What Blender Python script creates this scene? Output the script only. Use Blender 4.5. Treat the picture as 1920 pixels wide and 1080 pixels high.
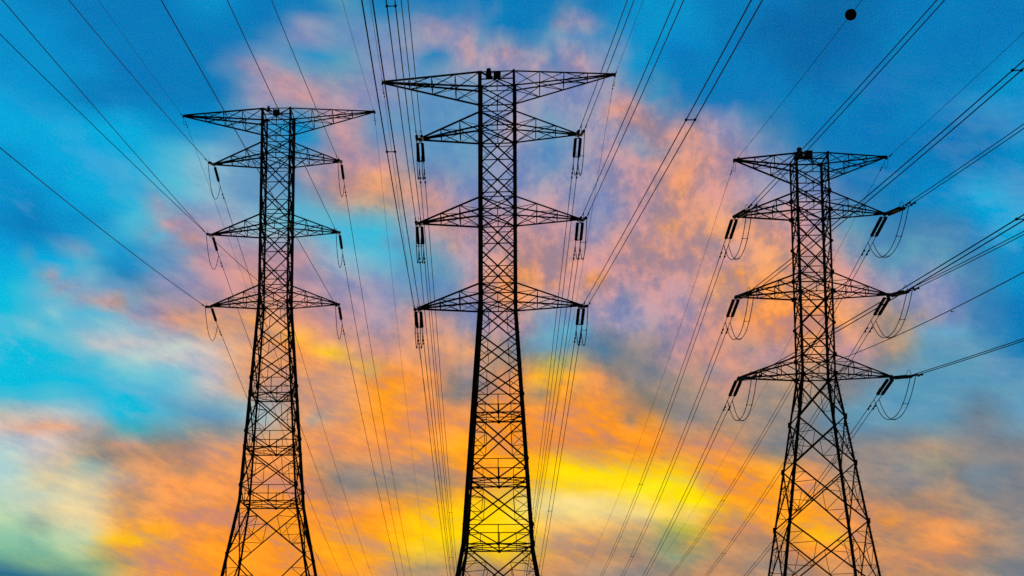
import bpy, math
import numpy as np
from mathutils import Vector, Matrix

for ob in list(bpy.data.objects):
    bpy.data.objects.remove(ob, do_unlink=True)
scene = bpy.context.scene
COL = scene.collection
R = math.radians

# ---------------------------------------------------------------- camera
cam = bpy.data.cameras.new("camera")
camo = bpy.data.objects.new("camera", cam)
COL.objects.link(camo)
PITCH, ROLL = 0.1259893, 0.0071046
camo.matrix_world = Matrix.Translation((0, 0, 1.6)) @ Matrix.Rotation(math.pi/2 + PITCH, 4, 'X') @ Matrix.Rotation(ROLL, 4, 'Z')
cam.sensor_width = 36.0
cam.lens = 2731.265/1920*36.0
cam.shift_x = (960 - 715.649)/1920
cam.shift_y = (989.791 - 540)/1920
cam.clip_start = 0.1
cam.clip_end = 20000
scene.camera = camo
scene.render.resolution_x = 1024
scene.render.resolution_y = 576
scene.render.resolution_percentage = 100
scene.view_settings.view_transform = 'Standard'
scene.view_settings.look = 'None'
scene.view_settings.exposure = 0
scene.view_settings.gamma = 1
scene.view_settings.use_curve_mapping = False
SUN_AZ, SUN_EL = R(9.0), R(2.0)      # the sun sits low, just behind the pylons

# ---------------------------------------------------------------- sky
# The sunset sky is charted by direction.  The chart's first coordinate runs
# with azimuth and the second falls with elevation; CHART lists the broad
# colours (palette keys) on a regular grid, CLOUDS the single cloud patches as
# (x, y, half length, half width, tilt in degrees, colour, strength).
PAL = {
    "B": (224, 206, 162),
    "a": (10, 104, 166),
    "b": (9, 122, 186),
    "c": (8, 142, 202),
    "d": (8, 168, 220),
    "e": (8, 188, 222),
    "f": (80, 184, 214),
    "g": (138, 182, 204),
    "h": (96, 148, 190),
    "i": (138, 146, 184),
    "j": (168, 152, 176),
    "k": (186, 145, 158),
    "l": (204, 146, 132),
    "m": (220, 156, 114),
    "n": (236, 148, 82),
    "o": (248, 148, 38),
    "p": (254, 166, 26),
    "q": (255, 210, 8),
    "r": (255, 242, 8),
    "s": (242, 216, 136),
    "t": (196, 214, 174),
    "u": (136, 198, 164),
    "v": (168, 144, 126),
    "w": (134, 131, 134),
    "x": (104, 120, 136),
    "y": (88, 152, 184),
    "z": (62, 128, 178),
    "A": (198, 190, 194),
    "E": (172, 208, 208),
    "F": (186, 138, 102),
    "G": (122, 166, 134),
    "H": (224, 160, 92),
    "S": (42, 106, 138),
    "T": (58, 122, 138),
    "U": (246, 220, 160),
    "V": (136, 146, 122),
    "W": (154, 152, 120),
    "X": (216, 192, 160),
    "Y": (122, 122, 128),
    "Z": (192, 168, 152),
}
CHART = """
c b b b b c b b y b b b b b b c c b b a a b b b b
c c b b b b b i h h j i b h h c c b a a a b b b b
c c c b b b i h y i h j j j i c b b b a b b b b c
d c b b b b j k j i h h i i i k b b b b b b b c c
d d d d c c h c k h h h j h j k k i z b b b b b c
c d d d f g h h k k h h i h j k l k i z b b b b c
c c d d f g h h l m k i i j i k l k i i z b c d c
c b c f j j g f f f k k k k i k l m l k y z z c d
d d f c h k k k g f y j l l k l l k m l k y y z c
e f g h i k l k j i h k n k k k k m n m k i i z c
e f f g k m m l k j l i k h j j k l n n m v i z b
e e g E E A m n m l m m w y x w k l k m k v y y b
e e e f f A m m m o n w n p n w v l v v w y y y y
A A g e y y g m m o n n o n o o w v v w y y y x y
E A v F F m n n n n n p o o o o n n w w w w v w w
E B B m n n n n w v v o p q q q q o p n v w v x w
t B B H n n o o n o p q q s s s q p o p n F F v w
u u t p n o o o p p q q q H H F G F F o n F n F v
T G G H n o o o o H v F F F v w F F v F F F F v w
"""
CLOUDS = [
    # top cloud wisps
    (560,55,38,22,55,"i",.8),
    (590,60,60,22,35,"i",.6),
    (700,70,80,30,10,"i",.5),
    (815,50,32,22,10,"j",.8),
    (925,15,12,18,0,"i",.5),
    (1060,33,14,20,0,"k",.8),
    (1092,38,34,22,15,"j",.85),
    (1165,90,20,30,-20,"i",.6),
    (875,65,18,40,10,"j",.7),
    (882,95,14,30,-10,"k",.7),
    (948,95,30,35,20,"j",.9),
    (955,100,20,22,20,"k",.6),
    (820,110,30,16,20,"b",.8),
    (900,85,15,20,0,"h",.6),
    (970,40,60,30,0,"b",.8),
    (1130,75,20,14,0,"b",.7),
    (1045,90,20,14,0,"i",.8),
    (1035,115,10,20,0,"b",.6),
    (1078,115,20,20,0,"k",.7),
    (1100,80,20,15,0,"h",.8),
    (1165,205,35,18,25,"l",.9),
    (1215,235,50,16,35,"l",.8),
    (1290,250,28,18,20,"l",.8),
    (1340,245,30,25,0,"j",.8),
    (1370,235,20,20,0,"i",.8),
    (1230,180,25,15,0,"c",.8),
    (1256,180,16,12,0,"i",.5),
    (1230,290,40,14,0,"z",.5),
    (1315,305,25,18,0,"l",.9),
    (1355,340,20,20,0,"l",.6),
    (1290,345,16,22,20,"n",.6),
    (1190,270,30,20,0,"h",.7),
    (1130,250,30,20,0,"i",.7),
    (1060,310,35,20,0,"i",.6),
    (1140,300,20,30,0,"k",.5),
    # left tower cloud
    (500,145,60,14,32,"k",.7),
    (560,180,60,14,30,"k",.8),
    (600,205,50,18,30,"k",.6),
    (520,105,40,10,15,"h",.8),
    (430,130,22,6,20,"i",.6),
    (590,105,50,18,-10,"c",.6),
    (560,20,60,20,0,"b",.6),
    (550,255,60,14,15,"c",.7),
    (590,330,40,14,25,"k",.7),
    (470,330,90,18,0,"h",.5),
    (360,310,40,14,-20,"g",.5),
    (235,340,14,9,10,"g",.8),
    (270,385,60,8,22,"j",.8),
    (330,425,50,12,30,"k",.9),
    (365,450,30,10,30,"l",.8),
    (300,440,50,7,30,"f",.8),
    (150,465,24,12,20,"j",.7),
    (50,490,22,8,20,"g",.6),
    (95,520,40,10,30,"j",.7),
    (205,505,50,18,15,"b",.8),
    (150,410,60,18,20,"c",.6),
    (40,430,60,30,0,"b",.5),
    (200,565,50,10,20,"l",.8),
    (240,578,25,7,20,"m",.8),
    (300,550,70,14,25,"x",.4),
    (160,530,50,14,30,"h",.5),
    (350,605,60,10,20,"m",.7),
    (110,590,24,16,20,"E",.6),
    (50,585,10,22,0,"g",.4),
    (240,650,90,18,10,"A",.8),
    (170,640,40,10,0,"A",.6),
    (330,680,60,14,10,"A",.7),
    (160,675,30,10,0,"e",.6),
    (60,690,60,30,0,"e",.8),
    (480,610,22,12,30,"p",.3),
    (610,658,75,9,14,"q",.7),
    (560,630,40,9,20,"q",.4),
    (680,680,35,9,12,"q",.8),
    (250,760,80,18,12,"e",.7),
    (140,745,60,12,20,"f",.4),
    (320,790,40,14,10,"f",.5),
    # thin streaks on the left
    (85,505,55,7,32,"k",.7),
    (140,555,60,9,28,"k",.6),
    (120,465,36,6,34,"j",.7),
    (250,595,100,9,24,"k",.7),
    (400,520,70,12,28,"k",.6),
    (300,372,80,7,24,"j",.6),
    (60,620,30,10,40,"A",.6),
    (420,640,60,14,20,"m",.6),
    (100,800,110,9,9,"l",.6),
    (260,835,70,9,20,"l",.6),
    (330,880,60,7,12,"x",.5),
    # left low
    (60,785,90,12,12,"m",.6),
    (210,820,60,10,30,"l",.6),
    (230,845,40,10,20,"F",.8),
    (160,865,40,9,10,"E",.7),
    (190,850,60,8,20,"x",.5),
    (250,865,50,8,10,"x",.6),
    (170,872,30,6,0,"f",.6),
    (260,925,30,12,0,"w",.5),
    (330,925,60,9,10,"w",.4),
    (150,900,90,14,0,"B",.6),
    (60,935,60,14,0,"E",.7),
    (60,975,16,6,0,"v",.5),
    (270,1012,70,5,5,"q",.7),
    (330,1040,40,8,0,"p",.6),
    (300,985,50,6,5,"p",.8),
    (180,968,70,5,5,"H",.6),
    (30,985,50,10,0,"u",.6),
    (120,1050,120,22,5,"G",.7),
    (14,1084,60,16,4,"S",1.0),
    (90,1090,70,14,3,"S",.9),
    (130,1079,24,5,0,"T",.8),
    (595,790,18,9,0,"y",.6),
    (620,830,60,10,0,"m",.5),
    (580,855,60,10,10,"w",.5),
    (650,900,70,9,5,"w",.7),
    (690,910,40,6,0,"x",.6),
    (740,905,60,12,0,"v",.5),
    (560,880,50,10,0,"o",.6),
    (690,800,30,8,0,"p",.7),
    (740,750,30,14,10,"p",.8),
    (790,840,60,8,10,"p",.6),
    (560,1000,60,10,5,"p",.6),
    (680,975,80,10,0,"o",.8),
    (800,980,60,16,0,"q",.7),
    (830,880,40,8,0,"n",.5),
    (860,680,20,14,0,"x",.6),
    (850,735,25,16,10,"x",.7),
    (880,700,30,25,0,"k",.4),
    # centre
    (640,440,50,30,0,"f",.8),
    (690,440,40,22,10,"e",.4),
    (830,500,40,12,10,"y",.7),
    (740,460,30,16,0,"h",.6),
    (800,380,50,14,30,"m",.5),
    (850,440,30,10,45,"m",.6),
    (720,330,60,18,10,"m",.7),
    (835,545,40,14,0,"h",.7),
    (1010,520,40,10,10,"o",.6),
    (990,520,20,10,0,"p",.5),
    (1110,535,30,12,-30,"o",.7),
    (1255,410,16,12,0,"o",.8),
    (1250,415,34,26,0,"m",.5),
    (1180,560,16,16,0,"z",.5),
    (1060,630,40,14,0,"f",.7),
    (1020,640,40,12,0,"y",.7),
    (1130,660,25,25,0,"z",.6),
    (1150,640,30,30,0,"x",.5),
    (1280,560,20,40,0,"i",.4),
    (1030,700,35,12,0,"q",.9),
    (1010,735,25,10,0,"x",.7),
    (1090,740,16,8,0,"x",.6),
    (1110,770,60,12,10,"o",.7),
    (1090,750,30,14,0,"n",.5),
    (1180,785,30,8,20,"x",.7),
    (1250,770,40,18,20,"x",.5),
    (1080,800,20,5,0,"x",.6),
    (1150,845,50,7,5,"F",.9),
    (1110,820,60,8,0,"o",.8),
    (1210,855,50,8,0,"F",.7),
    (1060,870,30,9,0,"q",.7),
    (1150,895,60,12,8,"r",.9),
    (1230,915,60,11,8,"r",.9),
    (1290,935,30,9,5,"q",.8),
    (1070,890,30,10,0,"r",.6),
    (1020,960,60,20,0,"s",.8),
    (1080,940,60,14,0,"U",.7),
    (1060,975,30,5,0,"p",.6),
    (1230,1000,50,12,-15,"V",.3),
    (1180,1015,40,8,-10,"W",.6),
    (1300,965,60,9,5,"X",.7),
    (1290,1010,30,8,0,"o",.6),
    (1100,1040,60,8,0,"F",.6),
    (995,1074,16,10,0,"Y",.8),
    (1150,1000,60,8,-5,"H",.6),
    (1130,880,130,14,6,"q",.6),
    (1330,942,80,13,10,"q",.9),
    (1430,975,70,14,8,"p",.9),
    (1250,925,90,12,9,"r",.7),
    (1180,600,60,30,20,"i",.5),
    (330,540,80,16,24,"j",.5),
    (150,700,120,16,12,"f",.4),
    # right
    (1375,470,14,14,0,"i",.5),
    (1370,510,22,10,10,"o",.7),
    (1390,585,22,12,0,"o",.6),
    (1300,665,30,10,0,"o",.7),
    (1440,530,30,14,0,"n",.7),
    (1330,440,30,40,0,"m",.4),
    (1200,700,40,16,0,"w",.5),
    (1400,650,30,18,0,"w",.6),
    (1345,705,20,12,0,"z",.4),
    (1640,480,60,16,10,"y",.8),
    (1700,600,60,14,0,"v",.5),
    (1740,560,60,20,0,"i",.4),
    (1770,625,60,12,-15,"f",.5),
    (1700,750,60,14,0,"z",.5),
    (1650,735,40,10,0,"y",.7),
    (1620,640,20,14,0,"m",.5),
    (1560,600,25,20,0,"n",.6),
    
    (1880,680,50,30,0,"z",.5),
    (1420,770,60,14,10,"w",.5),
    (1460,830,50,14,0,"w",.6),
    (1350,840,20,8,0,"n",.6),
    (1330,890,50,20,0,"p",.8),
    (1400,900,60,20,5,"o",.7),
    (1290,920,25,14,0,"r",.7),
    (1540,1000,50,14,5,"q",.8),
    (1500,960,50,12,0,"o",.6),
    (1560,860,40,14,0,"v",.7),
    (1700,960,60,8,8,"n",.8),
    (1680,975,20,6,0,"o",.9),
    (1790,985,50,12,12,"n",.8),
    (1860,890,60,10,-5,"x",.8),
    (1750,860,60,14,-10,"G",.3),
    (1680,860,40,12,0,"Z",.6),
    (1750,930,50,8,10,"F",.7),
    (1690,1060,60,14,10,"n",.6),
    (1880,1040,50,20,0,"w",.5),
    (1420,1040,50,20,0,"v",.4),
    (1340,1030,40,10,0,"F",.5),
    (1390,965,60,8,0,"F",.5),
    (1410,985,50,12,0,"n",.5),
    (1870,390,60,40,0,"d",.7),
    (1800,440,40,20,40,"z",.6),
    (1590,120,80,40,-40,"a",.4),
    (1750,200,60,30,-40,"c",.4),
]
AZ0, AZ1, EL0, EL1 = -0.30, 0.48, 0.07, 0.485
N_AZ, N_EL = 94, 46


def paint_sky():
    grid = np.array([[PAL[ch] for ch in r.split()] for r in CHART.strip().split('\n')], float)
    xs = np.arange(-90, 2011, 6.0)
    ys = np.arange(-60, 1141, 6.0)

    def smooth(a, t):
        i = np.clip(np.floor(t).astype(int), 0, a.shape[0] - 2)
        f = t - i
        f = f*f*(3 - 2*f)*0.5 + f*0.5
        f = f.reshape(-1, 1, 1)
        return a[i]*(1 - f) + a[i + 1]*f
    c = smooth(grid, np.clip(ys/60, 0, 18))
    c = smooth(c.transpose(1, 0, 2), np.clip(xs/80, 0, 24)).transpose(1, 0, 2)
    gx, gy = np.meshgrid(xs, ys)
    for x, y, rx, ry, ang, col, op in CLOUDS:
        a = math.radians(ang)
        dx, dy = gx - x, gy - y
        u = (dx*math.cos(a) + dy*math.sin(a))/rx
        v = (-dx*math.sin(a) + dy*math.cos(a))/ry
        w = (op*np.exp(-(u*u + v*v)**1.3))[..., None]
        c = c*(1 - w) + np.array(PAL[col], float)*w
    az, el = np.meshgrid(np.linspace(AZ0, AZ1, N_AZ), np.linspace(EL0, EL1, N_EL))
    x, y, z = np.sin(az)*np.cos(el), np.cos(az)*np.cos(el), np.sin(el)
    t = 0.1259893
    dep = y*math.cos(t) + z*math.sin(t)
    u, v = x/dep, (z*math.cos(t) - y*math.sin(t))/dep
    u, v = u + v*0.0071, v - u*0.0071
    px, py = 715.65 + 2731.3*u, 989.8 - 2731.3*v
    ix = np.clip((px - xs[0])/6, 0, len(xs) - 1.001)
    iy = np.clip((py - ys[0])/6, 0, len(ys) - 1.001)
    i0, j0 = ix.astype(int), iy.astype(int)
    fx, fy = (ix - i0)[..., None], (iy - j0)[..., None]
    r = (c[j0, i0]*(1 - fx) + c[j0, i0 + 1]*fx)*(1 - fy) + (c[j0 + 1, i0]*(1 - fx) + c[j0 + 1, i0 + 1]*fx)*fy
    r = np.clip(r/255.0, 0, 1)
    return np.where(r < 0.04045, r/12.92, ((r + 0.055)/1.055)**2.4)


def build_world():
    w = bpy.data.worlds.new("World")
    scene.world = w
    w.use_nodes = True
    nt = w.node_tree
    N, L = nt.nodes, nt.links
    N.clear()

    def math_(op, a, b=None, clamp=False, c=None):
        n = N.new('ShaderNodeMath'); n.operation = op; n.use_clamp = clamp
        for i, v in enumerate((a, b, c)):
            if v is None:
                continue
            if isinstance(v, (int, float)):
                n.inputs[i].default_value = v
            else:
                L.new(v, n.inputs[i])
        return n.outputs[0]

    def vmath(op, a, b=None, scale=None):
        n = N.new('ShaderNodeVectorMath'); n.operation = op
        if isinstance(a, tuple):
            n.inputs[0].default_value = a
        else:
            L.new(a, n.inputs[0])
        if b is not None:
            if isinstance(b, tuple):
                n.inputs[1].default_value = b
            else:
                L.new(b, n.inputs[1])
        if scale is not None:
            if isinstance(scale, (int, float)):
                n.inputs['Scale'].default_value = scale
            else:
                L.new(scale, n.inputs['Scale'])
        return n.outputs[0]

    def noise(vec, scale, detail=4, rough=0.55, typ='FBM', dist=0.0):
        n = N.new('ShaderNodeTexNoise'); n.noise_dimensions = '3D'
        L.new(vec, n.inputs['Vector'])
        n.inputs['Scale'].default_value = scale
        n.inputs['Detail'].default_value = detail
        n.inputs['Roughness'].default_value = rough
        n.inputs['Distortion'].default_value = dist
        return n

    tc = N.new('ShaderNodeTexCoord')
    dirv = vmath('NORMALIZE', tc.outputs['Generated'])
    sep = N.new('ShaderNodeSeparateXYZ'); L.new(dirv, sep.inputs[0])
    az0 = math_('ARCTAN2', sep.outputs[0], sep.outputs[1])
    el0 = math_('ARCSINE', sep.outputs[2])
    comb = N.new('ShaderNodeCombineXYZ')
    L.new(az0, comb.inputs[0]); L.new(el0, comb.inputs[1])
    ae = comb.outputs[0]
    # two cloud textures: wind-combed streaks (left and low) and rounded tufts
    mp = N.new('ShaderNodeMapping'); mp.vector_type = 'POINT'
    L.new(ae, mp.inputs['Vector'])
    mp.inputs['Rotation'].default_value = (0, 0, R(17))
    streak = vmath('MULTIPLY', mp.outputs[0], (0.40, 1.0, 1.0))
    tuft = vmath('MULTIPLY', ae, (1.0, 0.85, 1.0))
    side = math_('MULTIPLY', math_('ADD', math_('MULTIPLY', az0, 5.0), 0.55, True),
                 math_('DIVIDE', math_('SUBTRACT', el0, 0.17), 0.09, True), True)

    def mixf(fac, x, y):
        m = N.new('ShaderNodeMix'); m.data_type = 'FLOAT'
        L.new(fac, m.inputs[0]); L.new(x, m.inputs[2]); L.new(y, m.inputs[3])
        return m.outputs[0]

    def mixvec(fac, x, y):
        m = N.new('ShaderNodeMix'); m.data_type = 'VECTOR'
        L.new(fac, m.inputs[0]); L.new(x, m.inputs[4]); L.new(y, m.inputs[5])
        return m.outputs[1]
    wn = mixvec(side, noise(streak, 34.0, 2, 0.5).outputs['Color'], noise(tuft, 32.0, 3, 0.55).outputs['Color'])
    off = vmath('SCALE', vmath('SUBTRACT', wn, (0.5, 0.5, 0.5)), scale=WARP1)
    off = mixvec(side, vmath('MULTIPLY', off, (1.5, 0.6, 1.0)), off)
    p = vmath('ADD', ae, off)
    sp = N.new('ShaderNodeSeparateXYZ'); L.new(p, sp.inputs[0])
    az, el = sp.outputs[0], sp.outputs[1]

    table = paint_sky()
    nr, ncol = table.shape[:2]
    NB = 3                      # colour ramps per line, each 32 stops
    part_n = (ncol - 1)//NB
    u = math_('MULTIPLY', math_('DIVIDE', math_('SUBTRACT', az, AZ0), (AZ1 - AZ0)), float(NB))
    facs = [math_('SUBTRACT', u, float(h), True) for h in range(NB)]
    picks = [math_('GREATER_THAN', u, float(h)) for h in range(NB)]
    v = math_('MULTIPLY', math_('DIVIDE', math_('SUBTRACT', el, EL0), (EL1 - EL0)), nr - 1.0)
    # bands of a few elevation lines, each band a node group
    prev = None
    STEP = 4
    for k0 in range(0, nr, STEP):
        g = bpy.data.node_groups.new('sky_band', 'ShaderNodeTree')
        for nm, ty in [('azimuth %d' % h, 'NodeSocketFloat') for h in range(NB)] + [('pick %d' % h, 'NodeSocketFloat') for h in range(NB)] + [('height', 'NodeSocketFloat'), ('below', 'NodeSocketColor')]:
            g.interface.new_socket(name=nm, in_out='INPUT', socket_type=ty)
        g.interface.new_socket(name='colour', in_out='OUTPUT', socket_type='NodeSocketColor')
        GN, GL = g.nodes, g.links
        gi = GN.new('NodeGroupInput')
        below = gi.outputs['below'] if k0 else None
        for k in range(k0, min(nr, k0 + STEP)):
            cur = None
            for h in range(NB):
                rp = GN.new('ShaderNodeValToRGB')
                cr = rp.color_ramp
                part = table[k, h*part_n:(h + 1)*part_n + 1]
                n = len(part)
                cr.elements[0].position = 0.0
                cr.elements[1].position = 1.0
                for i in range(1, n - 1):
                    cr.elements.new(i/(n - 1))
                for e, cc in zip(cr.elements, part):
                    e.color = (float(cc[0]), float(cc[1]), float(cc[2]), 1)
                GL.new(gi.outputs[h], rp.inputs[0])
                if cur is None:
                    cur = rp.outputs[0]
                else:
                    m = GN.new('ShaderNodeMix'); m.data_type = 'RGBA'
                    GL.new(gi.outputs[NB + h], m.inputs[0]); GL.new(cur, m.inputs[6]); GL.new(rp.outputs[0], m.inputs[7])
                    cur = m.outputs[2]
            if below is None:
                below = cur
            else:
                fk = GN.new('ShaderNodeMath'); fk.operation = 'SUBTRACT'; fk.use_clamp = True
                GL.new(gi.outputs['height'], fk.inputs[0]); fk.inputs[1].default_value = k - 1.0
                m2 = GN.new('ShaderNodeMix'); m2.data_type = 'RGBA'
                GL.new(fk.outputs[0], m2.inputs[0]); GL.new(below, m2.inputs[6]); GL.new(cur, m2.inputs[7])
                below = m2.outputs[2]
        go = GN.new('NodeGroupOutput')
        GL.new(below, go.inputs[0])
        gn = N.new('ShaderNodeGroup'); gn.node_tree = g
        for h in range(NB):
            L.new(facs[h], gn.inputs[h]); L.new(picks[h], gn.inputs[NB + h])
        L.new(v, gn.inputs['height'])
        if prev is not None:
            L.new(prev, gn.inputs['below'])
        prev = gn.outputs[0]
    # cloud body: sunlit tufts warm and bright, gaps between them cooler
    def cvec(t):
        n = N.new('ShaderNodeCombineXYZ')
        for i in range(3):
            n.inputs[i].default_value = t[i]
        return n.outputs[0]
    pink_v, gold_v = cvec((1.0, 0.50, 0.0)), cvec((0.85, 0.72, 0.0))
    v2 = vmath('ADD', streak, (3.1, 1.7, 0.4)); t2 = vmath('ADD', tuft, (3.1, 1.7, 0.4))
    nb = mixf(side, noise(v2, 50.0, 9, 0.64).outputs['Fac'], noise(t2, 40.0, 9, 0.64).outputs['Fac'])
    nc = mixf(side, noise(v2, 150.0, 5, 0.62).outputs['Fac'], noise(t2, 130.0, 5, 0.6).outputs['Fac'])
    nb = math_('ADD', nb, math_('MULTIPLY', math_('SUBTRACT', nc, 0.5), 0.30))
    sepc = N.new('ShaderNodeSeparateColor'); L.new(prev, sepc.inputs[0])
    amp = math_('ADD', math_('MULTIPLY', sepc.outputs[0], 2.2), 0.20, True)
    pale = math_('MULTIPLY', math_('SUBTRACT', sepc.outputs[1], 0.38), 2.4, True)
    amp = math_('MULTIPLY', amp, math_('SUBTRACT', 1.0, math_('MULTIPLY', pale, 0.82)))
    amp = math_('MULTIPLY', amp, math_('ADD', math_('MULTIPLY', side, 0.35), 0.65))
    g = math_('MULTIPLY', math_('MULTIPLY', math_('SUBTRACT', nb, 0.5), MOTTLE), amp)
    g = math_('MULTIPLY', math_('TANH', math_('MULTIPLY', g, 1.9)), 0.46)
    ng = noise(ae, 900.0, 1, 0.9)
    g3 = math_('MULTIPLY', math_('SUBTRACT', ng.outputs['Fac'], 0.5), FINE)
    # golden parts shift between yellow and orange, pink parts between pink and slate
    gold = math_('SUBTRACT', math_('MULTIPLY', math_('SUBTRACT', sepc.outputs[0], sepc.outputs[2]), 1.6), 0.25, True)
    wv = mixvec(gold, pink_v, gold_v)
    warm = vmath('SCALE', wv, scale=g)
    gain = vmath('ADD', warm, (1.0, 1.0, 1.0))
    cg = N.new('ShaderNodeCombineXYZ')
    for i in range(3):
        L.new(g3, cg.inputs[i])
    gain = vmath('MAXIMUM', vmath('ADD', gain, cg.outputs[0]), (0.22, 0.22, 0.22))
    mapped = vmath('MULTIPLY', prev, gain)
    # thin pale wisps drifting over the open blue
    wis = noise(vmath('ADD', streak, (7.3, 2.9, 1.1)), 20.0, 9, 0.64).outputs['Fac']
    wamt = math_('MULTIPLY', math_('MULTIPLY', math_('SUBTRACT', wis, 0.50), 5.0, True),
                 math_('SUBTRACT', 1.0, math_('MULTIPLY', sepc.outputs[0], 4.0), True), True)
    wamt = math_('MULTIPLY', wamt, math_('MULTIPLY', math_('SUBTRACT', 0.42, el0), 5.0, True))
    wamt = math_('MULTIPLY', wamt, 0.55)
    wm = mixvec(wamt, mapped, cvec((0.36, 0.50, 0.60)))
    mapped = wm
    grey = math_('MULTIPLY', math_('MULTIPLY', math_('MAXIMUM', math_('MULTIPLY', g, -1.0), 0.0), gold), 0.28)
    mapped = vmath('ADD', mapped, vmath('SCALE', cvec((0.0, 0.25, 1.0)), scale=grey))
    tint = vmath('MULTIPLY', vmath('SUBTRACT', ng.outputs['Color'], (0.5, 0.5, 0.5)), (0.06, 0.03, 0.06))
    mapped = vmath('ADD', mapped, tint)
    mapped = vmath('MAXIMUM', mapped, (0.0, 0.0, 0.0))

    bg = N.new('ShaderNodeBackground'); L.new(mapped, bg.inputs['Color']); bg.inputs['Strength'].default_value = 1.0
    # the rest of the sky, outside the sunset clouds
    sky = N.new('ShaderNodeTexSky'); sky.sky_type = 'NISHITA'; sky.sun_disc = False
    sky.sun_elevation = SUN_EL; sky.sun_rotation = SUN_AZ
    sky.altitude = 50
    bg2 = N.new('ShaderNodeBackground'); L.new(sky.outputs[0], bg2.inputs['Color']); bg2.inputs['Strength'].default_value = 0.06
    # falls off gradually to the sides, above and below
    a_c = math_('ABSOLUTE', math_('SUBTRACT', az0, 0.09))
    ma = math_('SUBTRACT', 1.0, math_('DIVIDE', math_('SUBTRACT', a_c, 0.42), 0.5), True)
    me = math_('SUBTRACT', 1.0, math_('DIVIDE', math_('SUBTRACT', el0, 0.52), 0.5), True)
    mask = math_('MULTIPLY', ma, me, True)
    mix = N.new('ShaderNodeMixShader')
    L.new(mask, mix.inputs[0]); L.new(bg2.outputs[0], mix.inputs[1]); L.new(bg.outputs[0], mix.inputs[2])
    out = N.new('ShaderNodeOutputWorld'); L.new(mix.outputs[0], out.inputs['Surface'])
    w.cycles.sampling_method = 'MANUAL'
    w.cycles.sample_map_resolution = 256


WARP1 = 0.026
MOTTLE, FINE = 5.0, 0.12
build_world()

sun = bpy.data.lights.new("sun", 'SUN')
sun.energy = 1.0
sun.angle = R(0.5)
sun.color = (1.0, 0.72, 0.42)
suno = bpy.data.objects.new("sun", sun)
COL.objects.link(suno)
sd = Vector((math.sin(SUN_AZ)*math.cos(SUN_EL), math.cos(SUN_AZ)*math.cos(SUN_EL), math.sin(SUN_EL)))
suno.rotation_euler = sd.to_track_quat('Z', 'Y').to_euler()


# ---------------------------------------------------------------- helpers
def mat(name, col, rough=0.7, metal=0.0, spec=0.3, var=0.25, scale=6.0):
    m = bpy.data.materials.new(name)
    m.use_nodes = True
    nt = m.node_tree
    b = nt.nodes['Principled BSDF']
    b.inputs['Roughness'].default_value = rough
    b.inputs['Metallic'].default_value = metal
    b.inputs['Specular IOR Level'].default_value = spec
    tc = nt.nodes.new('ShaderNodeTexCoord')
    n = nt.nodes.new('ShaderNodeTexNoise'); n.inputs['Scale'].default_value = scale; n.inputs['Detail'].default_value = 4
    nt.links.new(tc.outputs['Object'], n.inputs['Vector'])
    r = nt.nodes.new('ShaderNodeValToRGB')
    r.color_ramp.elements[0].position = 0.3
    r.color_ramp.elements[1].position = 0.7
    r.color_ramp.elements[0].color = (*[c*(1 - var) for c in col], 1)
    r.color_ramp.elements[1].color = (*[c*(1 + var) for c in col], 1)
    nt.links.new(n.outputs['Fac'], r.inputs[0])
    nt.links.new(r.outputs[0], b.inputs['Base Color'])
    return m


STEEL = mat('silhouette_steel', (0.022, 0.022, 0.026), 0.85, 0.0, 0.10)  # backlit silhouette darkness put into the base colour; galvanised steel itself is far lighter
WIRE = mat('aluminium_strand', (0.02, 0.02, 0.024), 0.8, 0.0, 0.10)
GLASS = mat('insulator_glaze', (0.010, 0.036, 0.060), 0.7, 0.0, 0.12, 0.2)
DARK = mat('painted_box', (0.02, 0.02, 0.02), 0.7, 0.0, 0.2)
REDP = mat('marker_red', (0.035, 0.012, 0.010), 0.8, 0.0, 0.1)
CONC = mat('concrete', (0.30, 0.29, 0.27), 0.9, 0.0, 0.2)
FEATHER = mat('feather', (0.02, 0.02, 0.02), 0.9)


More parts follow.
